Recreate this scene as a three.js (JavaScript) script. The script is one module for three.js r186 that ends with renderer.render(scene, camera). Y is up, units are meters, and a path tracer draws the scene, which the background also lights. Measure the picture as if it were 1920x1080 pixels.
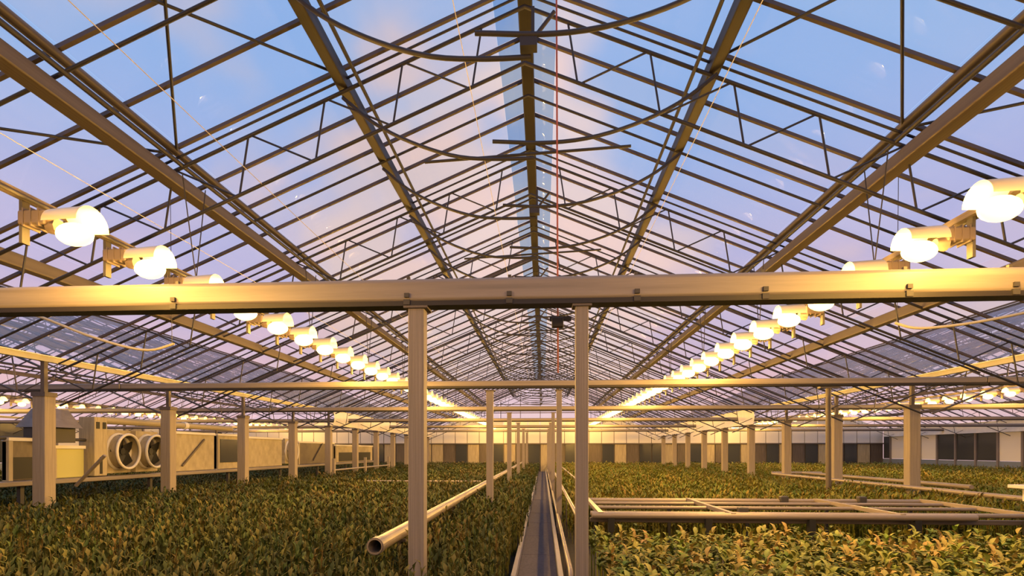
import * as THREE from 'three';
import { RoundedBoxGeometry } from 'three/addons/geometries/RoundedBoxGeometry.js';
import { mergeGeometries } from 'three/addons/utils/BufferGeometryUtils.js';

// ---------------------------------------------------------------- camera, sky, exposure
const scene = new THREE.Scene();
const EYE = 1.85, FOCAL = 973, YAW = Math.atan(58 / 973);
const camera = new THREE.PerspectiveCamera(2 * Math.atan(845 / FOCAL) * 180 / Math.PI, 1920 / 1690, 0.1, 400);
camera.setViewOffset(1920, 1690, 0, 0, 1920, 1080);          // level camera, lens shifted up
camera.position.set(0, EYE, 0);
camera.rotation.y = YAW;
camera.updateMatrixWorld(true);

const renderer = new THREE.WebGLRenderer({ antialias: true });
renderer.toneMapping = THREE.LinearToneMapping;
renderer.toneMappingExposure = 1.0;
renderer.shadowMap.enabled = true;

let seed = 12345;
const rnd = () => { seed = (seed + 0x6d2b79f5) | 0; let t = Math.imul(seed ^ (seed >>> 15), 1 | seed); t = (t + Math.imul(t ^ (t >>> 7), 61 | t)) ^ t; return ((t ^ (t >>> 14)) >>> 0) / 4294967296; };
const lerp = (a, b, t) => a + (b - a) * t, clamp = (x, a = 0, b = 1) => Math.min(b, Math.max(a, x)), smooth = (a, b, x) => { const t = clamp((x - a) / (b - a)); return t * t * (3 - 2 * t); };
const hash = (x, y, z) => { let h = Math.imul(x, 374761393) ^ Math.imul(y, 668265263) ^ Math.imul(z, 2147483647 ^ 1274126177); h = Math.imul(h ^ (h >>> 13), 1274126177); return ((h ^ (h >>> 16)) >>> 0) / 4294967296; };
function vnoise(x, y, z) {
  const ix = Math.floor(x), iy = Math.floor(y), iz = Math.floor(z), f = (t) => t * t * (3 - 2 * t), a = f(x - ix), b = f(y - iy), c = f(z - iz);
  const l = (k) => lerp(lerp(hash(ix, iy, iz + k), hash(ix + 1, iy, iz + k), a), lerp(hash(ix, iy + 1, iz + k), hash(ix + 1, iy + 1, iz + k), a), b);
  return lerp(l(0), l(1), c);
}
const fbm = (x, y, z, n = 5) => { let s = 0, a = 0.5; for (let i = 0; i < n; i++, a /= 2) { s += a * vnoise(x, y, z); x = x * 2.03 + 7.1; y = y * 2.03 + 3.7; z = z * 2.03 + 1.9; } return s; };

{ // dusk sky: lilac-pink near the horizon, blue above, soft sunset-lit cloud
  const W = 1024, H = 512, d = new Float32Array(W * H * 4);
  const low = [0.92, 0.61, 0.64], mid = [0.58, 0.53, 0.79], high = [0.32, 0.51, 0.86], cloud = [1.0, 0.76, 0.68];
  for (let r = 0; r < H; r++) for (let c = 0; c < W; c++) {
    const el = ((r + 0.5) / H - 0.5) * Math.PI, az = ((c + 0.5) / W - 0.5) * 2 * Math.PI;
    const x = Math.cos(el) * Math.cos(az), y = Math.sin(el), z = Math.cos(el) * Math.sin(az), e = el * 180 / Math.PI;
    const t1 = smooth(2, 18, e), t2 = smooth(14, 34, e);
    const n = fbm(x * 3.2 + 4, y * 4.5, z * 3.2 + 2), m = fbm(x * 1.6 + 9, y * 2 + 5, z * 1.6, 3);
    const bank = Math.exp(-(((az + Math.PI / 2 - 0.03) / 0.2) ** 2)) + 0.55 * Math.exp(-(((e - 19) / 7) ** 2)) * Math.exp(-(((az + Math.PI / 2) / 0.75) ** 2));                    // a cloud tower over the far gable
    const k = clamp(smooth(0.5, 0.74, n + 0.22 * bank + 0.2 * (m - 0.5)) * 0.85) * smooth(-2, 8, e) * (1 - 0.5 * smooth(50, 75, e));
    for (let q = 0; q < 3; q++) d[(r * W + c) * 4 + q] = lerp(lerp(lerp(low[q], mid[q], t1), high[q], t2), cloud[q] * lerp(0.8, 1, clamp(bank)), k);
    d[(r * W + c) * 4 + 3] = 1;
  }
  const t = new THREE.DataTexture(d, W, H, THREE.RGBAFormat, THREE.FloatType);
  t.mapping = THREE.EquirectangularReflectionMapping; t.magFilter = THREE.LinearFilter; t.needsUpdate = true;
  scene.background = t;
}
const LAMP_COLOR = new THREE.Color(1.0, 0.53, 0.1), LAMP_CD = 9.5;

// ---------------------------------------------------------------- helpers
const names = new Map();
const numbered = (n) => { const k = names.get(n) ?? 0; names.set(n, k + 1); return k ? `${n}_${String(k).padStart(3, '0')}` : n; };
function note(o, label, category, group, kind) { if (label) o.userData.label = label; if (category) o.userData.category = category; if (group) o.userData.group = group; if (kind) o.userData.kind = kind; return o; }
function thing(name, label, category, group, kind) { const o = new THREE.Group(); o.name = numbered(name); scene.add(o); return note(o, label, category, group, kind); }
function part(parent, name, geo, mat, x = 0, y = 0, z = 0) { const m = new THREE.Mesh(geo, mat); m.name = name; m.position.set(x, y, z); m.castShadow = m.receiveShadow = true; parent.add(m); return m; }
function solo(name, geo, mat, label, category, group, kind) { const m = new THREE.Mesh(geo, mat); m.name = numbered(name); m.castShadow = m.receiveShadow = true; scene.add(m); return note(m, label, category, group, kind); }
function copy(o, x, y, z, label) { const c = o.clone(); c.name = numbered(o.name.replace(/_\d{3}$/, '')); c.position.set(x, y, z); if (label) c.userData.label = label; scene.add(c); return c; }
const V = (x, y, z) => new THREE.Vector3(x, y, z);
const bx = (w, h, l, x = 0, y = 0, z = 0) => new THREE.BoxGeometry(w, h, l).translate(x, y, z);
const rb = (w, h, l, r = 0.01, x = 0, y = 0, z = 0) => new RoundedBoxGeometry(w, h, l, 2, r).translate(x, y, z);
function rod(a, b, r, n = 8) { const d = b.clone().sub(a), g = new THREE.CylinderGeometry(r, r, d.length(), n); g.applyQuaternion(new THREE.Quaternion().setFromUnitVectors(V(0, 1, 0), d.normalize())); const c = a.clone().add(b).multiplyScalar(0.5); return g.translate(c.x, c.y, c.z); }
function bar(a, b, w, h) { // rectangular bar between two points of one x-y plane
  const d = b.clone().sub(a), g = new THREE.BoxGeometry(d.length(), h, w); g.rotateZ(Math.atan2(d.y, d.x)); const c = a.clone().add(b).multiplyScalar(0.5); return g.translate(c.x, c.y, c.z);
}
const tube = (pts, r, seg = 24, n = 8) => new THREE.TubeGeometry(new THREE.CatmullRomCurve3(pts), seg, r, n);
const join = (...g) => mergeGeometries(g.map((q) => { const t = q.index ? q.toNonIndexed() : q; for (const k of Object.keys(t.attributes)) if (!['position', 'normal', 'uv'].includes(k)) t.deleteAttribute(k); return t; }));

// grain textures (colour of the matter itself)
function grain(size, fx, fy, lo, hi, mix = 0.5) {
  const d = new Uint8Array(size * size * 4);
  for (let y = 0; y < size; y++) for (let x = 0; x < size; x++) {
    const n = lerp(fbm(x / size * fx, y / size * fy, 3.3), rnd(), mix * 0.35), v = Math.round(255 * lerp(lo, hi, clamp(n * 1.5 - 0.25)));
    d.set([v, v, v, 255], (y * size + x) * 4);
  }
  const t = new THREE.DataTexture(d, size, size); t.colorSpace = THREE.SRGBColorSpace; t.wrapS = t.wrapT = THREE.RepeatWrapping; t.magFilter = THREE.LinearFilter; t.needsUpdate = true; return t;
}
const metalGrain = grain(256, 14, 5, 0.78, 1.0), soilGrain = grain(512, 60, 60, 0.45, 1.0, 0.9), pathGrain = grain(512, 22, 50, 0.7, 1.0, 0.7), wallGrain = grain(256, 20, 6, 0.8, 1.0);
const std = (r, g, b, roughness = 0.6, metalness = 0, extra = {}) => { const m = new THREE.MeshStandardMaterial({ roughness, metalness, ...extra }); m.color.setRGB(r, g, b); return m; };
const M = {
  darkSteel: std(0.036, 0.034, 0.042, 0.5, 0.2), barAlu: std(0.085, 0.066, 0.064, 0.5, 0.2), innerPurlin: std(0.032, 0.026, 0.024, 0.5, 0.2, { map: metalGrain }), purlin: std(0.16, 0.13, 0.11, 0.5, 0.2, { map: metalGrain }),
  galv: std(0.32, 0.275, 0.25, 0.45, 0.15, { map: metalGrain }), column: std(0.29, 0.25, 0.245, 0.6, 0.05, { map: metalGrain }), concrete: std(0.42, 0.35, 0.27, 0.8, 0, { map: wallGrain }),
  gutter: std(0.78, 0.74, 0.62, 0.4, 0.2), white: std(0.72, 0.68, 0.62, 0.6), cream: std(0.52, 0.44, 0.29, 0.65, 0, { map: wallGrain }), black: std(0.012, 0.012, 0.012, 0.6), darkBox: std(0.05, 0.045, 0.045, 0.6),
  pipe: std(0.4, 0.33, 0.27, 0.4, 0.2, { map: metalGrain }), soil: std(0.045, 0.036, 0.025, 0.95, 0, { map: soilGrain }), path: std(0.12, 0.1, 0.12, 0.85, 0, { map: pathGrain }), curb: std(0.5, 0.45, 0.4, 0.8, 0, { map: wallGrain }),
  cord: std(0.75, 0.7, 0.68, 0.8), redCable: std(0.3, 0.07, 0.05, 0.6), yellowTube: std(0.55, 0.5, 0.4, 0.5), sheet: std(0.8, 0.76, 0.7, 0.8), bluePanel: std(0.2, 0.24, 0.3, 0.6), windowDark: std(0.05, 0.055, 0.065, 0.15),
  reflector: std(0.6, 0.52, 0.4, 0.35, 0.6), housing: std(0.14, 0.11, 0.1, 0.5, 0.3),
};
const glass = (r, g, b) => { const m = new THREE.MeshPhysicalMaterial({ transmission: 0.94, thickness: 0, roughness: 0, ior: 1.45, specularIntensity: 0.4, side: THREE.DoubleSide }); m.color.setRGB(r, g, b); return m; };
M.glass = [glass(0.96, 0.97, 1), glass(0.9, 0.93, 1), glass(1, 0.95, 0.96)];
M.ridgeGlass = glass(0.42, 0.6, 0.82);
M.lampGlass = new THREE.MeshStandardMaterial({ color: 0xfff0c8, roughness: 0.4 }); M.lampGlass.emissive.setRGB(1.0, 0.8, 0.38); M.lampGlass.emissiveIntensity = 2.2;

// ---------------------------------------------------------------- main dimensions (metres)
const XR = -0.234, RIDGE = 7.85, PITCH = 0.42, HALF = 9.72, SPAN = 2 * HALF, Z0 = 6, Z1 = -46, ANG = Math.atan(PITCH), STEP = 0.85, TRUSS = 3.4, D0 = 6.62;
const roofY = (o) => RIDGE - PITCH * Math.abs(o);
const GUT = roofY(HALF), BEAM_Y = 3.367;
const LEN = Z0 - Z1, ZC = (Z0 + Z1) / 2;
const inv = camera.matrixWorld.clone().invert(), tmp = new THREE.Vector3();
const sizeInView = (x, y, z) => { tmp.set(x, y, z).applyMatrix4(inv); const d = -tmp.z; if (d < 0.5) return 0; const u = 960 + FOCAL * tmp.x / d, v = 845 - FOCAL * tmp.y / d; return u < -120 || u > 2040 || v < -120 || v > 1200 ? 0 : 1 / d; };

// ---------------------------------------------------------------- roofs
const ROWS = [[0.05, 0.42], [0.42, 2.37], [2.37, 4.62], [4.62, 7.2], [7.2, 9.68]];
const paneGeo = ROWS.map(([a, b]) => new THREE.PlaneGeometry((b - a) / Math.cos(ANG) - 0.01, STEP - 0.02).rotateX(-Math.PI / 2));
const barGeo = new THREE.BoxGeometry(HALF / Math.cos(ANG), 0.045, 0.045);
const spans = [-1, 0, 1];
const bays = []; for (let d = D0 - 14 * STEP; d < 45.1; d += STEP) bays.push(d);
spans.forEach((sp) => {
  const cx = XR + sp * SPAN;
  const roof = thing('ceiling', ['pitched glass roof of the span over the fans', 'pitched glass roof over the central walkway', 'pitched glass roof of the span over the long pipes'][sp + 1], 'roof', null, 'structure');
  roof.position.set(cx, 0, 0);
  const list = [];
  for (const d of bays) for (const s of [-1, 1]) {
    const bm = part(roof, 'glazing_bar', barGeo, M.barAlu, s * HALF / 2, roofY(HALF / 2) - 0.03, -d); bm.rotation.z = -s * ANG;
    ROWS.forEach(([a, b], row) => { const o = (a + b) / 2 * s; list.push({ x: o, y: roofY(o) + 0.01, z: -(d + STEP / 2), s, row, v: sizeInView(cx + o, roofY(o), -(d + STEP / 2)) * (b - a > 1 ? 1 : 0.45) }); });
  }
  list.sort((p, q) => q.v - p.v);
  list.slice(0, 300).forEach((p, i) => { const m = part(roof, 'pane', paneGeo[p.row], p.row ? M.glass[(i * 7 + p.row) % 3] : M.ridgeGlass, p.x, p.y, p.z); m.rotation.z = -p.s * ANG; });
  const rest = list.slice(300), mt = new THREE.Matrix4(), eu = new THREE.Euler();
  ROWS.forEach((_, row) => {
    const l = rest.filter((p) => p.row === row), im = new THREE.InstancedMesh(paneGeo[row], row ? M.glass[row % 3] : M.ridgeGlass, l.length);
    l.forEach((p, i) => im.setMatrixAt(i, mt.makeRotationFromEuler(eu.set(0, 0, -p.s * ANG)).setPosition(p.x, p.y, p.z)));
    im.name = 'glass_panes'; im.userData.kind = 'stuff'; roof.add(im);
  });
  part(roof, 'ridge_beam', rb(0.19, 0.2, LEN, 0.02), M.innerPurlin, 0, RIDGE - 0.12, ZC);
  part(roof, 'ridge_cap', bx(0.16, 0.03, LEN), M.barAlu, 0, RIDGE + 0.06, ZC);
  for (const s of [-1, 1]) {
    part(roof, 'purlin', rb(0.14, 0.18, LEN, 0.015), M.innerPurlin, s * 2.37, roofY(2.37) - 0.2, ZC);
    part(roof, 'purlin_rod', rod(V(0, 0, -LEN / 2), V(0, 0, LEN / 2), 0.025), M.darkSteel, s * 2.12, roofY(2.37) - 0.26, ZC);
    part(roof, 'purlin_tube', rod(V(0, 0, -LEN / 2), V(0, 0, LEN / 2), 0.055, 12), M.purlin, s * 4.62, roofY(4.62) - 0.1, ZC);
    part(roof, 'purlin_beam', rb(0.2, 0.17, LEN, 0.02), M.purlin, s * 4.66, EYE + 3.58, ZC);
    part(roof, 'purlin_rod', rod(V(0, 0, -LEN / 2), V(0, 0, LEN / 2), 0.03), M.darkSteel, s * 4.54, EYE + 3.78, ZC);
    part(roof, 'purlin', rb(0.16, 0.2, LEN, 0.02), M.purlin, s * 7.3, roofY(7.3) - 0.22, ZC);
  }
});

// ---------------------------------------------------------------- gutters
{
  const sh = new THREE.Shape([[-0.09, 0.07], [-0.05, -0.035], [0.05, -0.035], [0.09, 0.07], [0.08, 0.07], [0.042, -0.027], [-0.042, -0.027], [-0.08, 0.07]].map(([x, y]) => new THREE.Vector2(x, y)));
  const g = new THREE.ExtrudeGeometry(sh, { depth: LEN, bevelEnabled: false });
  [-3, -1, 1, 3].forEach((k) => {
    const t = thing('roof_gutter', ['long metal roof gutter over the wall behind the fans', 'long metal roof gutter over the row of columns by the fans', 'long metal roof gutter over the row of columns by the long pipes', 'long metal roof gutter over the panelled side wall'][(k + 3) / 2], 'gutter', null, 'structure');
    t.position.set(XR + k * HALF, GUT - 0.1, 0);
    part(t, 'trough', g, M.gutter, 0, 0, Z1);
    part(t, 'lip', bx(0.03, 0.02, LEN), M.gutter, -0.1, 0.07, ZC); part(t, 'lip', bx(0.03, 0.02, LEN), M.gutter, 0.1, 0.07, ZC);
  });
  // gathered white screen hanging under the gutters in the far half of the house
  for (const s of [-1, 1, 2]) {
    const geo = new THREE.PlaneGeometry(22, 0.66, 160, 6), p = geo.attributes.position;
    for (let i = 0; i < p.count; i++) { const x = p.getX(i), y = p.getY(i); p.setZ(i, 0.035 * Math.sin(x * 5.1) + 0.02 * Math.sin(x * 13 + y * 4) + 0.04 * Math.sin((y + 0.31) * 5)); }
    geo.computeVertexNormals(); geo.rotateY(Math.PI / 2);
    const m = new THREE.MeshStandardMaterial({ color: M.sheet.color, roughness: 0.85, side: THREE.DoubleSide });
    const o = solo('gathered_screen', geo, m, s < 0 ? 'gathered white shade screen hung under the gutter beyond the fans' : s < 2 ? 'gathered white shade screen hung under the gutter beyond the bench frame' : 'gathered white shade screen hung along the top of the panelled side wall', 'screen');
    o.position.set(s === 2 ? XR + 3 * HALF - 0.35 : XR + s * (HALF - 0.28), GUT - 0.42, -34.4);
  }
}

// ---------------------------------------------------------------- trusses, ties, arched tubes
const TZ = []; for (let d = D0 - 2 * TRUSS; d < 45; d += TRUSS) TZ.push(d);
{
  const DEP = 0.72, top = (o) => roofY(o) - 0.33, bot = (o) => roofY(o) - DEP - 0.33;
  const chord = (s, y, r) => rod(V(0, y(0), 0), V(s * 9.6, y(9.6), 0), r, 8);
  const tops = [-1, 1].map((s) => chord(s, top, 0.024)), bots = [-1, 1].map((s) => chord(s, bot, 0.023)), thin = [-1, 1].map((s) => rod(V(0, roofY(0) - 0.2, 0.03), V(s * 9.6, roofY(9.6) - 0.2, 0.03), 0.016, 6));
  const rods = [];
  for (const s of [-1, 1]) for (let i = 0; i < 9; i++) {
    const o = 0.35 + i * 1.03;
    rods.push(rod(V(s * (o + 0.2), top(o + 0.2), 0), V(s * (o + 0.32), bot(o + 0.32), 0), 0.014, 5), rod(V(s * (o + 0.36), bot(o + 0.36), 0), V(s * (o + 1.2), top(o + 1.2), 0), 0.014, 5));
  }
  const web = join(...rods);
  for (const sp of spans) {
    const where = ['in the span over the fans', 'over the central walkway', 'in the span over the long pipes'][sp + 1];
    for (const d of TZ) {
      if (sp && d < 10) continue;
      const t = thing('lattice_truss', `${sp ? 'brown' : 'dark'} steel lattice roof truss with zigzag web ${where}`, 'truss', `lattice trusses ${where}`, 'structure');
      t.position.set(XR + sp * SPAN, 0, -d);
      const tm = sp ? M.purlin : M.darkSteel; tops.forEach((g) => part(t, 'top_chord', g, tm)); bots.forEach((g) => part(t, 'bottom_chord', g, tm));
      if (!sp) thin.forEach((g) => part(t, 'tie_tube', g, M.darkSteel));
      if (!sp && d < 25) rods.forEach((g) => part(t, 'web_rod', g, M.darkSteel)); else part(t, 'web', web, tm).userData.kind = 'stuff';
    }
  }
  const tie = [-1, 1].map((s) => rod(V(0, roofY(0) - 0.3, 0), V(s * 9.6, roofY(9.6) - 0.3, 0), 0.02, 8));
  for (let d = D0 - TRUSS * 1.5; d < 45; d += TRUSS) {
    const t = thing('rafter_tie', 'dark steel rafter tube between two lattice trusses', 'tie', 'rafter tubes over the central walkway', 'structure');
    t.position.set(XR, 0, -d);
    tie.forEach((g) => part(t, 'tube', g, M.darkSteel));
  }
  const armL = tube([V(-2.37, 6.45, 0), V(-1.95, 6.1, 0), V(-1.45, 5.83, 0), V(-0.85, 5.63, 0), V(-0.3, 5.58, 0), V(0.12, 5.58, 0)], 0.024, 20, 7);
  const armR = tube([V(2.37, 6.48, 0.1), V(1.95, 6.17, 0.1), V(1.45, 5.93, 0.1), V(0.85, 5.76, 0.1), V(0.3, 5.71, 0.1), V(-0.4, 5.75, 0.1)], 0.024, 20, 7);
  const level = rod(V(-1.3, 5.6, -0.05), V(1.35, 5.72, -0.05), 0.018, 6), hanger = join(bx(0.03, 0.3, 0.03, 0.14, 5.85, 0.06), bx(0.16, 0.1, 0.1, 0.1, 5.66, 0.06), rod(V(0.14, 5.7, 0.06), V(0.34, 5.95, 0.06), 0.018, 6));
  let k = 0;
  for (let d = D0 - TRUSS / 2; d < 44; d += TRUSS / 2, k++) {
    const t = thing('arched_tube', 'pair of sagging dark tubes slung below the ridge', 'brace', 'sagging tubes below the ridge', 'structure');
    t.position.set(XR, 0, -d);
    part(t, 'curved_tube', armL, M.darkSteel); part(t, 'curved_tube', armR, M.darkSteel);
    if (k % 2) part(t, 'level_rod', level, M.darkSteel);
    if (k % 2 === 0) part(t, 'hanger', hanger, M.darkSteel);
  }
  // wind bracing rods in the first bay of the roof
  for (const s of [-1, 1]) for (const [a, b, l] of [[2.37, 4.62, 'purlin and tube'], [4.62, 7.3, 'outer purlins']]) {
    const t = thing('cross_brace', s < 0 ? `thin dark crossed brace rods between the ${l} on the fan side` : `thin dark crossed brace rods between the ${l} on the bench side`, 'brace', null, 'structure');
    part(t, 'rod', rod(V(XR + s * a, roofY(a) - 0.12, -3.22), V(XR + s * b, roofY(b) - 0.12, -6.62), 0.017, 6), M.darkSteel);
    part(t, 'rod', rod(V(XR + s * b, roofY(b) - 0.12, -3.22), V(XR + s * a, roofY(a) - 0.12, -6.62), 0.017, 6), M.darkSteel);
  }
}

// ---------------------------------------------------------------- cross beams and columns
{
  const beam = rb(SPAN - 0.02, 0.235, 0.16, 0.05), lower = bx(SPAN - 0.02, 0.045, 0.17), slimBeam = rb(SPAN - 0.02, 0.14, 0.12, 0.03), clamp_ = join(bx(0.03, 0.03, 0.03, 0, 0.13, 0.02), bx(0.045, 0.04, 0.03, 0, -0.05, 0.085), bx(0.06, 0.05, 0.19, 0, -0.115, 0));
  for (const sp of spans) for (let d = D0 - TRUSS * 2.5, i = 0; d < 45; d += 2 * TRUSS, i++) {
    if (sp && d < 10) continue;
    const first = !sp && i === 1;
    const t = thing('cross_beam', first ? 'thick pale metal cross beam with dark clamps standing on the two walkway columns with a hanging cable' : `pale metal cross beam ${['in the span over the fans', 'over the walkway beyond the clamped beam', 'in the span over the long pipes'][sp + 1]}`, 'beam', first ? null : `cross beams ${['by the fans', 'over the walkway', 'by the long pipes'][sp + 1]}`);
    t.position.set(XR + sp * SPAN, BEAM_Y, -d);
    part(t, 'girder', first ? beam : slimBeam, M.galv); part(t, 'bottom_flange', lower, M.innerPurlin, 0, first ? -0.125 : -0.085, 0);
    if (first) for (const x of [-6.2, -3.35, -1.05, -0.08, 1.1, 2.25, 3.5, 4.4]) part(t, 'clamp', clamp_, M.darkBox, x, 0, 0);
  }
  const mk = (w, label, group) => {
    const t = thing('column', label, 'column', group), h = BEAM_Y - 0.15;
    part(t, 'shaft', rb(w, h, w, 0.012, 0, h / 2, 0), M.column);
    part(t, 'base_plate', bx(w * 1.8, 0.02, w * 1.8, 0, 0.01, 0), M.galv); part(t, 'head_plate', bx(w * 1.5, 0.02, w * 1.3, 0, h - 0.01, 0), M.purlin);
    return t;
  };
  for (const [x, w, l] of [[-1.2, 0.152, 'square pale steel column standing beside the long heating pipe'], [0.364, 0.12, 'slim pale steel column standing beside the walkway rail pipes']]) {
    const c = mk(w, l, l.includes('slim') ? 'slim columns by the walkway' : 'square columns by the heating pipe'); c.position.set(x, 0, -4.92);
    const rest = l; c.userData.label = l.includes('slim') ? 'slim pale steel column carrying the clamped beam next to the bending rail pipe' : 'square pale steel column carrying the clamped beam by the open pipe end';
    for (let d = 4.92 + 2 * TRUSS; d < 45; d += 2 * TRUSS) copy(c, x, 0, -d, rest);
  }
  // gutter columns with cap, stub and knee braces
  const gc = (label, group) => {
    const t = thing('gutter_column', label, 'column', group);
    part(t, 'shaft', rb(0.27, 2.95, 0.24, 0.015, 0, 1.475, 0), M.concrete); part(t, 'cap', bx(0.3, 0.09, 0.27, 0, 2.97, 0), M.purlin); part(t, 'stub', bx(0.08, 0.7, 0.08, 0, 3.34, 0), M.purlin);
    return t;
  };
  for (const s of [-1, 1]) {
    const l = s < 0 ? 'thick beige gutter column with a dark cap beside the fans' : 'thick beige gutter column with a dark cap beside the long pipes';
    const c = gc(l, s < 0 ? 'gutter columns by the fans' : 'gutter columns by the long pipes'); const g0 = s < 0 ? 6.35 : 7.05; c.position.set(XR + s * HALF, 0, -g0);
    for (let d = g0 + 3.45; d < 45; d += 3.45) copy(c, XR + s * HALF, 0, -d);
  }
  // tall slim post in front of the pipes
  const p = thing('slim_post', 'tall thin dark post standing among the plants by the long pipes', 'post');
  p.position.set(7.75, 0, -14.6); part(p, 'shaft', rod(V(0, 0, 0), V(0, BEAM_Y + 0.2, 0), 0.07, 10), M.purlin); part(p, 'cap', bx(0.5, 0.05, 0.16, 0, BEAM_Y + 0.2, 0), M.purlin);
}

// ---------------------------------------------------------------- walls and floor
{
  const f = thing('floor', 'dark soil floor of the greenhouse under the plants', 'floor', null, 'structure');
  const g = new THREE.PlaneGeometry(62, LEN).rotateX(-Math.PI / 2), uv = g.attributes.uv; for (let i = 0; i < uv.count; i++) uv.setXY(i, uv.getX(i) * 24, uv.getY(i) * 30);
  part(f, 'soil', g, M.soil, XR, 0, ZC); part(f, 'slab', bx(62, 0.2, LEN), M.soil, XR, -0.11, ZC);
  const w = thing('walkway', 'narrow dark concrete walkway between pale kerbs', 'walkway', null, 'structure'); w.position.set(-0.08, 0, -20);
  for (let i = 0; i < 25; i++) part(w, 'slab', rb(0.575, 0.05, 1.985, 0.006), M.path, 0, 0.025 + 0.004 * (rnd() - 0.5), 24 - i * 2);
  for (const s of [-1, 1]) for (let i = 0; i < 25; i++) part(w, 'kerb', rb(0.07, 0.16, 1.985, 0.01), M.curb, s * 0.325, 0.08, 24 - i * 2);
  // far end: dark lower bays, a pale sheeted band, glass in the gables
  const e = thing('wall_far', 'far gable wall with a pale sheeted band over darker lower bays', 'wall', null, 'structure');
  const FLAT = 4.55;
  for (const sp of spans) {
    const cx = XR + sp * SPAN, w0 = SPAN / 18;
    for (let i = 0; i < 18; i++) {
      const a = -HALF + i * w0, b = a + w0 - 0.05, sh = new THREE.Shape(), top = (x) => Math.min(FLAT, roofY(x) - 0.15), q = (i * 7 + sp * 5 + 20) % 6, knee = (RIDGE - 0.15 - FLAT) / PITCH;
      sh.moveTo(a, 2.5); sh.lineTo(b, 2.5); sh.lineTo(b, top(b));
      for (const k of [knee, -knee]) if (a < k && b > k) sh.lineTo(k, FLAT);
      sh.lineTo(a, top(a));
      part(e, 'sheet_panel', new THREE.ExtrudeGeometry(sh, { depth: 0.05, bevelEnabled: false }), M.sheet, cx, 0, Z1);
      part(e, 'lower_panel', bx(w0 - 0.1, 2.4, 0.06, 0, 1.2, 0), q === 1 || q === 4 ? M.windowDark : q === 3 || q === 0 ? M.purlin : M.cream, cx + a + w0 / 2, 0, Z1 + 0.03);
    }
    part(e, 'backing', bx(SPAN, GUT, 0.05, 0, GUT / 2, 0), M.purlin, cx, 0, Z1 - 0.04);
    part(e, 'rail', bx(SPAN, 0.1, 0.1), M.purlin, cx, 2.46, Z1 + 0.1); part(e, 'rail', bx(SPAN * 0.8, 0.08, 0.1), M.galv, cx, FLAT + 0.04, Z1 + 0.06);
    for (const [a, b] of [[-7.2, -3.6], [-3.6, 0], [0, 3.6], [3.6, 7.2]]) {
      const sh = new THREE.Shape(); sh.moveTo(a + 0.04, FLAT + 0.1); sh.lineTo(b - 0.04, FLAT + 0.1); sh.lineTo(b - 0.04, Math.max(FLAT + 0.12, roofY(b) - 0.15)); sh.lineTo(a + 0.04, Math.max(FLAT + 0.12, roofY(a) - 0.15));
      part(e, 'pane', new THREE.ShapeGeometry(sh), M.glass[1], cx, 0, Z1 + 0.03);
    }
    for (let y = 5.2; y < 7.4; y += 0.75) part(e, 'glazing_rail', bx(2 * (RIDGE - 0.2 - y) / PITCH, 0.06, 0.06), M.barAlu, cx, y, Z1 + 0.06);
    for (let x = -7; x <= 7; x += 1.75) part(e, 'glazing_post', bx(0.05, roofY(x) - FLAT - 0.2, 0.06, 0, (roofY(x) + FLAT) / 2 - 0.05, 0), M.barAlu, cx + x, 0, Z1 + 0.06);
  }
  const back = thing('wall_back', 'plain pale wall closing the near end of the house', 'wall', null, 'structure');
  part(back, 'panel', bx(62, GUT, 0.1), M.cream, XR, GUT / 2, Z0 + 0.05);
  // side walls
  for (const s of [-1, 1]) {
    const w2 = thing(s < 0 ? 'wall_left' : 'wall_right', s < 0 ? 'pale side wall behind the fans' : 'side wall of white curtains and dark windows behind the long pipes', 'wall', null, 'structure');
    const x = XR + s * 3 * HALF; let i = 0;
    for (let d = -6; d < 45.9; d += TRUSS / 2, i++) {
      const len = Math.min(TRUSS / 2, 46 - d) - 0.1, q = (i * 7 + 3) % 11;
      part(w2, 'panel', bx(0.06, 2.3, len, 0, 2.35, 0), [2, 6, 9].includes(q) && s > 0 || q === 4 ? M.windowDark : q % 3 === 0 ? M.cream : M.sheet, x, 0, -(d + len / 2));
      part(w2, 'plinth', bx(0.1, 1.18, len + 0.1, 0, 0.59, 0), M.bluePanel, x, 0, -(d + len / 2));
      part(w2, 'post', bx(0.12, GUT, 0.13, 0, GUT / 2, 0), M.column, x - s * 0.06, 0, -(d - 0.05));
    }
  }
}

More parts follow.
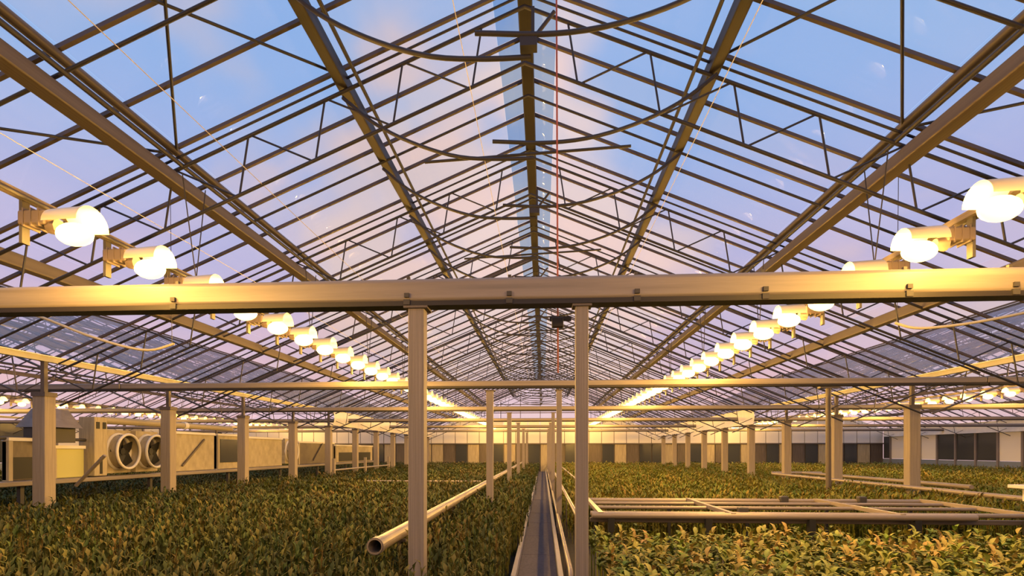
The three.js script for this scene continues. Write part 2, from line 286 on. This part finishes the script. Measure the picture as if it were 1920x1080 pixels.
// ---------------------------------------------------------------- lamps
{
  const proto = (s, label, group) => { // s: side on which the ballast sits
    const t = thing('grow_lamp', label, 'lamp', group);
    const half = new THREE.CylinderGeometry(0.15, 0.17, 0.34, 14, 1, true, -Math.PI / 2, Math.PI).rotateZ(Math.PI / 2).rotateX(-Math.PI / 2);
    const refl = part(t, 'reflector', half, M.reflector2, 0, 0.03, 0);
    const bal = part(t, 'ballast_housing', rb(0.26, 0.13, 0.15, 0.02), M.housing, s * 0.34, 0.1, 0);
    for (let k = -1; k <= 1; k++) part(bal, 'cooling_fin', bx(0.012, 0.16, 0.16), M.housing, s * k * 0.07, 0, 0);
    part(t, 'bracket', bx(0.03, 0.42, 0.07), M.darkBox, s * 0.475, 0.1, 0);
    part(t, 'neck', new THREE.CylinderGeometry(0.05, 0.07, 0.1, 10).rotateZ(Math.PI / 2), M.housing, s * 0.19, 0.03, 0);
    part(t, 'lamp_glass', new THREE.SphereGeometry(1, 16, 10).scale(0.16, 0.1, 0.105), M.lampGlass, 0, -0.035, 0);
    return t;
  };
  M.reflector2 = M.reflector.clone(); M.reflector2.side = THREE.DoubleSide;
  const place = (t, x, y, d) => {
    t.position.set(x, y, -d);
    const l = new THREE.PointLight(LAMP_COLOR, LAMP_CD); l.position.set(x, y - 0.07, -d); l.castShadow = true; l.shadow.radius = 4; l.name = 'lamp_light'; scene.add(l);
  };
  const Y = EYE + 1.95, rail = (x, a, b, label) => { const t = thing('lamp_rail', label, 'rail'); part(t, 'channel', bx(0.07, 0.06, b - a), M.purlin, x, Y + 0.3, -(a + b) / 2); part(t, 'cable', rod(V(x + 0.06, Y + 0.27, -a), V(x + 0.06, Y + 0.27, -b), 0.018, 5), M.darkBox); for (let d = Math.ceil((a - D0) / TRUSS) * TRUSS + D0; d < b; d += TRUSS) for (const q of [-0.35, 0.1]) part(t, 'hanger_wire', rod(V(x, Y + 0.32, -d), V(x - Math.sign(x) * 0.06, Y + 1.55, -(d + q)), 0.008, 4), M.darkSteel); };
  const rows = [[-4.14, -1, 4.36 - 5 * 0.881, 51, 'm'], [3.61, 1, 4.33 - 5 * 0.881, 51, 'm'], [-21.5, -1, 8.75, 41, 's'], [15.75, 1, 7.03, 43, 's']];
  const protos = {};
  for (const [x, s, d0, n, kind] of rows) {
    for (let i = 0; i < n; i++) {
      const key = kind + s, lab = kind === 'm' ? (s < 0 ? 'lit yellow grow lamp with ballast box in the row between walkway and fans' : 'lit yellow grow lamp with ballast box in the row above the bench frame') : s < 0 ? 'small lit lamp in the row hung beyond the fans' : 'small lit lamp in the row hung beyond the long pipes';
      const d = d0 + i * 0.881 - (kind === 'm' && i < 5 ? 0.15 : 0);
      if (!protos[key]) protos[key] = proto(s, lab, kind === 'm' ? (s < 0 ? 'grow lamps between walkway and fans' : 'grow lamps above the bench frame') : s < 0 ? 'lamps beyond the fans' : 'lamps beyond the long pipes');
      place(i ? copy(protos[key], 0, 0, 0) : protos[key], x, Y, d);
    }
    rail(x + s * 0.45, d0 - 1, d0 + n * 0.881, kind === 'm' ? (s < 0 ? 'metal rail carrying the lamp row on the fan side' : 'metal rail carrying the lamp row on the bench side') : s < 0 ? 'metal rail carrying the small lamps beyond the fans' : 'metal rail carrying the small lamps beyond the long pipes');
  }
}

// ---------------------------------------------------------------- cords, cable, hoses
{
  for (const [x, y, l] of [[-0.9, EYE + 4.5, 'beside the ridge'], [-3.68, EYE + 3.5, 'below the fan side purlin tube'], [-5.2, EYE + 3.05, 'above the fan side lamp rail'], [1.9, EYE + 3.9, 'below the bench side purlin']])
    solo('white_cord', rod(V(x, y, -2), V(x, y, -44), 0.0045, 5), M.cord, `thin white cord stretched lengthwise ${l}`, 'cord');
  const c = thing('hanging_cable', 'thin red cable hanging from the ridge past the clamped beam', 'cable');
  part(c, 'cable', rod(V(0.135, 7.6, -5.36), V(0.155, 2.65, -5.36), 0.01, 6), M.redCable); part(c, 'junction_box', rb(0.12, 0.1, 0.08, 0.01), M.darkBox, 0.15, BEAM_Y - 0.2, -5.36); part(c, 'plug', bx(0.22, 0.04, 0.05), M.darkBox, 0.18, BEAM_Y - 0.16, -5.36);
  const hose = (pts, hooks, label) => { const t = thing('air_hose', label, 'hose'); part(t, 'tube', tube(pts.map(([x, y]) => V(x, y, -7.5)), 0.02, 30, 8), M.yellowTube); for (const [x, y] of hooks) part(t, 'hook_wire', rod(V(x, y, -7.5), V(x, roofY(x - XR) - 0.065, -D0 - STEP), 0.005, 4), M.darkSteel); };
  hose([[-8.5, 4.1], [-7.75, 3.92], [-6.9, 3.6], [-6.25, 3.41], [-5.9, 3.37], [-5.55, 3.46]], [[-8.4, 4.08], [-5.58, 3.45]], 'pale yellow hose sagging under the roof on the fan side');
  hose([[7.4, 3.95], [6.45, 3.71], [5.6, 3.57], [5.12, 3.55], [4.88, 3.62]], [[7.3, 3.92], [4.9, 3.61]], 'pale yellow hose sagging under the roof on the bench side');
}

// ---------------------------------------------------------------- pipes beside the walkway
{
  const ring = (R, r, len) => { const sh = new THREE.Shape(); sh.absarc(0, 0, R, 0, Math.PI * 2); const h = new THREE.Path(); h.absarc(0, 0, r, 0, Math.PI * 2); sh.holes.push(h); return new THREE.ExtrudeGeometry(sh, { depth: len, bevelEnabled: false, curveSegments: 12 }); };
  const p = thing('heating_pipe', 'thick pale heating pipe with an open black end beside the square columns', 'pipe');
  p.position.set(-1.68, 0.89, -5.1);
  part(p, 'tube', ring(0.078, 0.068, 38), M.pipe, 0, 0, -38); 
  part(p, 'coupling', ring(0.088, 0.079, 0.12), M.galv, 0, 0, -0.13);
  for (let i = 0; i < 11; i++) part(p, 'stand', join(bx(0.04, 0.8, 0.04, 0, -0.49, 0), bx(0.16, 0.03, 0.05, 0, -0.09, 0)), M.purlin, 0, 0, -0.9 - 3.525 * i);
  const railPipe = (x, y, d, len, label) => {
    const t = thing('rail_pipe', label, 'pipe'); t.position.set(x, 0, -d);
    part(t, 'tube', tube([V(0, 0.25, 0.12), V(0, y - 0.16, 0.12), V(0, y - 0.03, 0.06), V(0, y, -0.1), V(0, y, -0.6)], 0.032, 24, 10), M.pipe); part(t, 'tube', rod(V(0, y, -0.58), V(0, y, -len), 0.032, 10), M.pipe);
    for (let i = 0; i < 6; i++) part(t, 'stand', bx(0.025, y - 0.03, 0.025, 0, (y - 0.03) / 2, 0), M.purlin, 0, 0, -1.5 - i * 3);
  };
  railPipe(0.5, 0.9, 6.6, 40, 'pale rail pipe bending down beside the slim walkway column'); railPipe(0.33, 0.42, 6.2, 40, 'low rail pipe running along the walkway kerb'); railPipe(1.15, 0.86, 13.8, 30, 'pale rail pipe starting farther along by the bench frame');
  // transverse pipe over the plants
  const tp = thing('cross_pipe', 'thin pale pipe lying across the plants behind the square columns', 'pipe'); part(tp, 'tube', rod(V(-6, 0.82, -17.2), V(-2.0, 0.82, -17.2), 0.035, 8), M.pipe);
  for (const x of [-5.8, -2.2]) part(tp, 'stand', bx(0.03, 0.8, 0.03, x, 0.4, -17.2), M.purlin);
}

// ---------------------------------------------------------------- bench frame and pipes on the right
{
  const b = thing('bench_frame', 'empty metal bench frame of pipe rails on black feet above the plants', 'bench');
  const y = 0.9;
  for (const [z, r, x0, x1] of [[-7.7, 0.05, 0.72, 6.1], [-7.95, 0.035, 0.72, 7.4], [-8.8, 0.03, 0.8, 7.2], [-9.5, 0.03, 0.8, 7.2], [-10.05, 0.045, 0.9, 7.0]]) part(b, 'rail', rod(V(x0, y, z), V(x1, y, z), r, 10), M.pipe);
  for (const x of [0.85, 2.75, 5.1, 7.0]) part(b, 'crossbar', bx(0.07, 0.06, 2.4, x, y + 0.02, -8.87), M.pipe);
  part(b, 'front_channel', rb(6.4, 0.07, 0.06, 0.01, 3.9, y - 0.08, -7.82), M.purlin);
  for (const x of [1.0, 2.4, 3.85, 5.3, 6.8]) { part(b, 'foot', join(bx(0.09, 0.2, 0.08, x, y - 0.14, -7.7), bx(0.05, 0.78, 0.05, x, 0.39, -7.7)), M.black); part(b, 'foot', bx(0.05, y - 0.03, 0.05, x, (y - 0.03) / 2, -10.05), M.black); }
  for (const [x, z] of [[4.5, -10], [5.9, -10], [3.0, -8.0]]) part(b, 'bracket', rb(0.14, 0.12, 0.12, 0.02, x, y + 0.04, z), M.darkBox);
  const v = thing('valve_wheel', 'dark valve wheel mounted beside the end of the bench frame', 'valve'); v.position.set(6.6, 0.82, -7.3);
  part(v, 'wheel', new THREE.TorusGeometry(0.13, 0.025, 8, 20), M.darkBox); for (let k = 0; k < 3; k++) part(v, 'spoke', bx(0.26, 0.025, 0.025).rotateZ(k * Math.PI / 3), M.darkBox); part(v, 'stem', rod(V(0, 0, 0), V(0, 0, -0.2), 0.03, 8), M.darkBox); part(v, 'post', bx(0.05, 0.86, 0.05, 0, -0.43, -0.15), M.darkBox);
  const box = thing('supply_box', 'small white box on a dark stand at the end of the pipes', 'box'); box.position.set(8.35, 0, -9.2);
  part(box, 'lid', rb(0.7, 0.06, 0.5, 0.01, 0, 1.24, 0), M.white); part(box, 'body', rb(0.5, 0.22, 0.4, 0.01, 0.1, 1.09, 0), M.white); part(box, 'stand', bx(0.3, 0.98, 0.3, 0, 0.49, 0), M.darkBox);
  for (const [x, yy, d0, d1, l] of [[9.25, 0.92, 8, 21.5, 'long pale pipe running in front of the gutter columns'], [10.2, 0.98, 13, 21, 'long pale pipe running behind the gutter columns']]) {
    const t = thing('long_pipe', l, 'pipe'); part(t, 'tube', rod(V(x, yy, -d0), V(x, yy, -d1), 0.055, 10), M.pipe);
    for (let d = d0 + 0.6; d < d1; d += 2.4) part(t, 'stand', bx(0.04, yy - 0.05, 0.04, x, (yy - 0.05) / 2, -d), M.purlin);
  }
  const ends = thing('pipe_link', 'short pale pipe joining the far ends of the long pipes', 'pipe'); part(ends, 'tube', rod(V(9.25, 0.95, -21.6), V(11.2, 0.95, -21.6), 0.06, 10), M.pipe); part(ends, 'stand', bx(0.05, 0.9, 0.05, 11.1, 0.45, -21.6), M.purlin);
}

// ---------------------------------------------------------------- fans and cabinets behind the columns on the left
{
  const X = -10.75;
  const fan = (d, R, label) => {
    const t = thing('circulation_fan', label, 'fan', null); t.position.set(X, 1.83, -d); t.rotation.y = 0.12;
    const hs = new THREE.Shape([[-R - 0.01, -R - 0.09], [R + 0.01, -R - 0.09], [R + 0.01, R + 0.09], [-R - 0.01, R + 0.09]].map(([a, b]) => new THREE.Vector2(a, b))), hole = new THREE.Path(); hole.absarc(0, 0, R - 0.03, 0, Math.PI * 2); hs.holes.push(hole);
    part(t, 'housing', new THREE.ExtrudeGeometry(hs, { depth: 0.5, bevelEnabled: false, curveSegments: 24 }).rotateY(Math.PI / 2), M.cream, -0.5, 0, 0);   // open right through
    const rim = part(t, 'rim', new THREE.TorusGeometry(R - 0.02, 0.045, 8, 28).rotateY(Math.PI / 2), M.white, 0.0, 0, 0);
    part(t, 'duct_ring', new THREE.CylinderGeometry(R - 0.02, R - 0.02, 0.3, 28, 1, true).rotateZ(Math.PI / 2), M.ductPaint, 0.1, 0, 0);
    const hub = part(t, 'hub', new THREE.CylinderGeometry(0.09, 0.09, 0.1, 12).rotateZ(Math.PI / 2), M.black, 0.06, 0, 0);
    for (let k = 0; k < 5; k++) { const bl = part(hub, 'blade', bx(0.015, R * 0.86, 0.3, 0, R * 0.5, 0).rotateY(0.35), M.black, 0, 0, 0); bl.rotation.x = k * Math.PI * 2 / 5; }
    part(t, 'front_rim', new THREE.TorusGeometry(R - 0.02, 0.035, 8, 28).rotateY(Math.PI / 2), M.white, 0.25, 0, 0);
    return t;
  };
  M.ductPaint = M.cream.clone(); M.ductPaint.side = THREE.DoubleSide;
  fan(12.55, 0.45, 'big black round fan in a cream housing next to the switch cabinet'); fan(13.5, 0.45, 'big black round fan in a cream housing next to the braced panel'); fan(21.4, 0.43, 'black round fan alone at the end of the cream panels');
  const cab = thing('switch_cabinet', 'tall cream switch cabinet with two dark windows beside the fans', 'cabinet'); cab.position.set(X + 0.05, 0, -11.75);
  part(cab, 'body', rb(0.4, 1.4, 0.36, 0.02, 0, 1.95, 0), M.cream); for (const z of [-0.09, 0.09]) part(cab, 'window', bx(0.02, 0.16, 0.09, 0.2, 2.45, z), M.black); part(cab, 'door_slot', bx(0.02, 0.4, 0.07, 0.2, 1.5, 0), M.black); 
  const unit = (d0, d1, y0, y1, m, label, extra) => {
    const t = thing('panel_cabinet', label, 'panel'); t.position.set(X, 0, -(d0 + d1) / 2); const l = d1 - d0;
    part(t, 'face', rb(0.12, y1 - y0, l, 0.02, 0, (y0 + y1) / 2, 0), m); part(t, 'top_rail', bx(0.16, 0.07, l, 0.02, y1 + 0.03, 0), M.white); part(t, 'post', bx(0.14, y1 - y0, 0.08, 0.03, (y0 + y1) / 2, l / 2 - 0.04), M.cream);
    if (extra === 'brace') { part(t, 'brace', bar(V(-0.5, 1.4, 0), V(0.5, 2.2, 0), 0.04, 0.05).rotateY(Math.PI / 2), M.purlin, 0.1, 0, 0); }
    if (extra === 'window') part(t, 'window', bx(0.04, (y1 - y0) * 0.7, l * 0.8, 0.06, (y0 + y1) / 2 + 0.05, 0), M.windowDark);
    if (extra === 'open') part(t, 'opening', bx(0.04, (y1 - y0) * 0.55, l * 0.85, 0.06, (y0 + y1) / 2 - 0.15, 0), M.black);
    return t;
  };
  unit(8.6, 9.5, 1.24, 2.4, M.cream, 'cream panel with a dark window beyond the thick column', 'window'); unit(9.75, 10.6, 1.24, 2.05, M.purlin, 'low brown panel with a dark opening beside the thick column', 'open'); unit(10.7, 11.5, 1.24, 1.9, M.yellowPanel = std(0.5, 0.48, 0.18, 0.6), 'yellow green equipment box beside the switch cabinet');
  unit(14.2, 16.3, 1.24, 2.35, M.cream, 'cream panel with a diagonal brace beside the second fan', 'brace'); unit(16.45, 17.95, 1.24, 2.35, M.cream, 'cream panel with a wide dark window along the equipment wall', 'window'); unit(18.1, 20.7, 1.24, 2.3, M.cream, 'plain cream panel between the dark window and the single fan');
  unit(22.1, 26, 1.24, 2.2, M.purlin, 'long brown panel beyond the single fan', 'brace'); unit(26.2, 32, 1.24, 2.1, M.cream, 'long cream panel at the far end of the equipment wall', 'open');
  const hood = thing('machine_hood', 'grey angular machine hood standing above the low brown panel', 'machine'); hood.position.set(X + 0.02, 0, -10.7);
  part(hood, 'hood', new THREE.CylinderGeometry(0.3, 0.55, 0.4, 4, 1).rotateY(Math.PI / 4), M.galv, 0, 2.55, 0); part(hood, 'body', bx(0.5, 0.35, 0.7, 0, 2.2, 0), M.darkBox); part(hood, 'arm', rod(V(0, 2.1, -0.9), V(0, 2.1, 1.3), 0.035, 8), M.darkBox);
  const duct = thing('air_duct', 'long cream air duct running above the two big fans', 'duct'); part(duct, 'duct', rod(V(X, 2.6, -12.1), V(X, 2.6, -17.3), 0.09, 12), M.cream); part(duct, 'collar', rod(V(X, 2.6, -14.9), V(X, 2.6, -15.05), 0.11, 12), M.white); part(duct, 'bracket', bx(0.05, 0.1, 0.05, X, 2.47, -16.5), M.purlin);
  const ledge = thing('equipment_ledge', 'pale ledge beam carrying the fans and panels', 'ledge'); part(ledge, 'beam', rb(0.35, 0.1, 24, 0.02, X + 0.08, 1.18, -20.4), M.galv); for (let d = 10; d < 33; d += 3.5) part(ledge, 'leg', bx(0.08, 1.13, 0.08, X + 0.08, 0.565, -d), M.darkBox);
  part(ledge, 'diagonal', rod(V(-9.95, 1.1, -10.5), V(-9.3, 1.75, -10.5), 0.035, 6), M.galv);
  const low = thing('low_rail', 'low pale rail on short posts in front of the far equipment panels', 'rail'); part(low, 'rail', rod(V(-9.3, 0.98, -22.5), V(-9.3, 0.98, -31), 0.045, 8), M.galv); for (const d of [22.6, 26.7, 30.8]) part(low, 'post', bx(0.12, 1.5, 0.12, -9.3, 0.75, -d), M.concrete);
}

// ---------------------------------------------------------------- plants
{
  const leafGeo = (len, wid, bend, nseg = 4) => { // folded, arching blade along +z from the origin
    const pos = [], idx = [];
    for (let i = 0; i <= nseg; i++) { const t = i / nseg, w = wid * Math.sin(Math.PI * Math.pow(t * 0.94 + 0.03, 0.8)), z = len * t * (1 - 0.18 * bend * t), y = len * (0.25 * t - bend * 0.5 * t * t); pos.push(-w / 2, y + w * 0.22, z, 0, y, z, w / 2, y + w * 0.22, z); }
    for (let i = 0; i < nseg; i++) for (let k = 0; k < 2; k++) { const a = i * 3 + k; idx.push(a, a + 3, a + 1, a + 1, a + 3, a + 4); }
    const g = new THREE.BufferGeometry(); g.setAttribute('position', new THREE.Float32BufferAttribute(pos, 3)); g.setIndex(idx); g.computeVertexNormals(); return g;
  };
  const leafM = (r, g, b) => { const m = new THREE.MeshStandardMaterial({ roughness: 0.75, side: THREE.DoubleSide }); m.color.setRGB(r, g, b); return m; };
  const A = [leafM(0.062, 0.075, 0.008), leafM(0.035, 0.05, 0.006), leafM(0.11, 0.095, 0.015)], C = [leafM(0.15, 0.15, 0.012), leafM(0.1, 0.12, 0.01), leafM(0.2, 0.17, 0.02)], B = [leafM(0.19, 0.2, 0.025), leafM(0.085, 0.115, 0.015), leafM(0.34, 0.29, 0.08)], stemM = leafM(0.1, 0.09, 0.03);
  const strip = (g) => { const t = g.toNonIndexed ? (g.index ? g.toNonIndexed() : g) : g; t.deleteAttribute('uv'); return t; };
  // upright leafy stems
  const upright = (n, wide) => {
    const leaves = [], stems = [];
    for (let k = 0; k < n; k++) {
      const a = rnd() * 6.28, r = wide * Math.sqrt(rnd()), x = Math.cos(a) * r, z = Math.sin(a) * r, h = 0.62 + rnd() * 0.18, lx = (rnd() - 0.5) * 0.1, lz = (rnd() - 0.5) * 0.1;
      stems.push(strip(rod(V(x, 0, z), V(x + lx, h, z + lz), 0.005, 4)));
      for (let i = 0; i < 8; i++) { const t = 0.35 + 0.65 * i / 7, g = leafGeo(0.075 + rnd() * 0.05, 0.026 + rnd() * 0.012, 0.4 + rnd() * 0.8, 2); g.rotateX(-0.9 - rnd() * 0.5).rotateY(i * 2.4 + rnd()); g.translate(x + lx * t, h * t, z + lz * t); leaves.push(strip(g)); }
    }
    return [mergeGeometries(leaves), mergeGeometries(stems)];
  };
  const up = [0, 1, 2].map(() => upright(3, 0.07)), clump = [0, 1, 2].map(() => upright(7, 0.16));
  const shapes = [0, 1, 2].map((k) => leafGeo(0.085 + 0.02 * k, 0.04 + 0.006 * k, 0.5 + 0.35 * k, 4));
  const spots = [];
  const blocked = (x, d) => (x > -0.5 && x < 0.62) || (x > 0.62 && x < 7.6 && d > 7.0 && d < 10.25) || (Math.abs(x + 1.2) < 0.24 && Math.abs(d - 4.92 - 6.8 * Math.round((d - 4.92) / 6.8)) < 0.24) || (x < -10.3 && x > -11.3) || Math.abs(Math.abs(x - XR) - HALF) < 0.2;
  for (const [d0, d1, st, kind] of [[3.6, 9, 0.135, 0], [9, 18, 0.2, 1], [18, 40, 0.34, 2], [40, 45.5, 0.5, 3]])
    for (let d = d0; d < d1; d += st) for (let x = Math.max(-28.8, -d * 1.15 - 2.5); x < Math.min(28.5, d * 1.05 + 2.5); x += st) {
      const px = x + (rnd() - 0.5) * st * 0.8, pd = d + (rnd() - 0.5) * st * 0.8;
      if (!blocked(px, pd)) spots.push({ x: px, d: pd, kind, broad: px > 0.6 && pd < 7.1, v: sizeInView(px, 0.72, -pd), s: 0.88 + rnd() * 0.26, a: rnd() * 6.28, q: Math.floor(rnd() * 3) });
    }
  // broad-leaved pot plants by the bench frame: a denser second sowing is not needed, leaves are large
  const broadOnes = spots.filter((p) => p.broad && p.v > 0).sort((p, q) => q.v - p.v), narrow = spots.filter((p) => !p.broad && p.kind === 0 && p.v > 0).sort((p, q) => q.v - p.v);
  const single = new Set([...broadOnes.slice(0, 170), ...narrow.slice(0, 300)]);
  const leafPose = []; for (let v = 0; v < 3; v++) { const l = []; for (let i = 0; i < 14; i++) l.push([Math.floor(rnd() * 3), -0.15 - rnd() * 1.0, i * 2.4 + rnd() * 0.6, 0.48 + 0.016 * i + rnd() * 0.1, Math.floor(rnd() * 3)]); leafPose.push(l); }
  const broadStem = strip(rod(V(0, 0, 0), V(0.01, 0.68, 0), 0.008, 5));
  const protoB = leafPose.map((l) => { const g = new THREE.Group(); g.name = 'leafy_plant'; note(g, 'low broad-leaved plant with pale yellow green leaves in the bed before the bench frame', 'plant', 'broad-leaved plants before the bench frame'); part(g, 'stem', broadStem, stemM); for (const [k, tilt, turn, h, mi] of l) { const m = part(g, 'leaf', shapes[k], B[mi], 0, h, 0); m.rotation.order = 'YXZ'; m.rotation.y = turn; m.rotation.x = tilt; } return g; });
  const protoA = up.map(([lv, sg], v) => { const g = new THREE.Group(); g.name = 'flower_plant'; note(g, 'upright narrow-leaved green plant in the dense bed around the square columns', 'plant', 'narrow-leaved plants around the square columns'); part(g, 'foliage', lv, A[v]); part(g, 'stem', sg, stemM); return g; });
  for (const p of single) { const g = copy((p.broad ? protoB : protoA)[p.q], p.x, 0, -p.d); g.rotation.y = p.a; g.scale.setScalar(p.s); }
  // everything past the countable front rows
  const bMerged = leafPose.map((l) => mergeGeometries([broadStem, ...l.map(([k, tilt, turn, h]) => strip(shapes[k].clone().rotateX(tilt).rotateY(turn).translate(0, h, 0)))]));
  const mt = new THREE.Matrix4(), qt = new THREE.Quaternion(), col = new THREE.Color();
  const mass = (name, label, list, geos, mats, wide) => {
    const root = thing(name, label, 'plants', null, 'stuff');
    geos.forEach((g, v) => {
      const l = list.filter((p) => p.q === v), im = new THREE.InstancedMesh(g, mats[v], l.length); im.name = 'foliage'; im.userData.kind = 'stuff'; im.castShadow = im.receiveShadow = true;
      l.forEach((p, i) => { const w = wide * (p.kind === 3 ? 1.9 : p.kind === 2 ? 1.15 : 1); im.setMatrixAt(i, mt.compose(V(p.x, 0, -p.d), qt.setFromAxisAngle(V(0, 1, 0), p.a), V(p.s * w, p.s, p.s * w))); im.setColorAt(i, col.setRGB(0.8 + 0.4 * ((p.a * 7) % 1), 0.8 + 0.4 * ((p.a * 13) % 1), 0.85)); });
      root.add(im);
    });
  };
  const rest = spots.filter((p) => !single.has(p));
  mass('broad_leaf_bed', 'bed of pale broad-leaved plants between the walkway and the bench frame', rest.filter((p) => p.broad), bMerged, B, 1);
  mass('flower_bed', 'dense dark green bed of narrow-leaved plants around the square columns', rest.filter((p) => !p.broad && p.kind === 0), up.map(([a, b]) => mergeGeometries([a, b])), A, 1);
  const far = clump.map(([a, b]) => mergeGeometries([a, b]));
  mass('flower_bed', 'wide dark green beds running back from the fans to the far wall', rest.filter((p) => p.kind > 0 && p.x < 0), far, A, 1.25);
  mass('flower_bed', 'wide olive green beds behind the bench frame running back to the far wall', rest.filter((p) => p.kind > 0 && p.x >= 0), far, C, 1.25);
}

renderer.render(scene, camera);
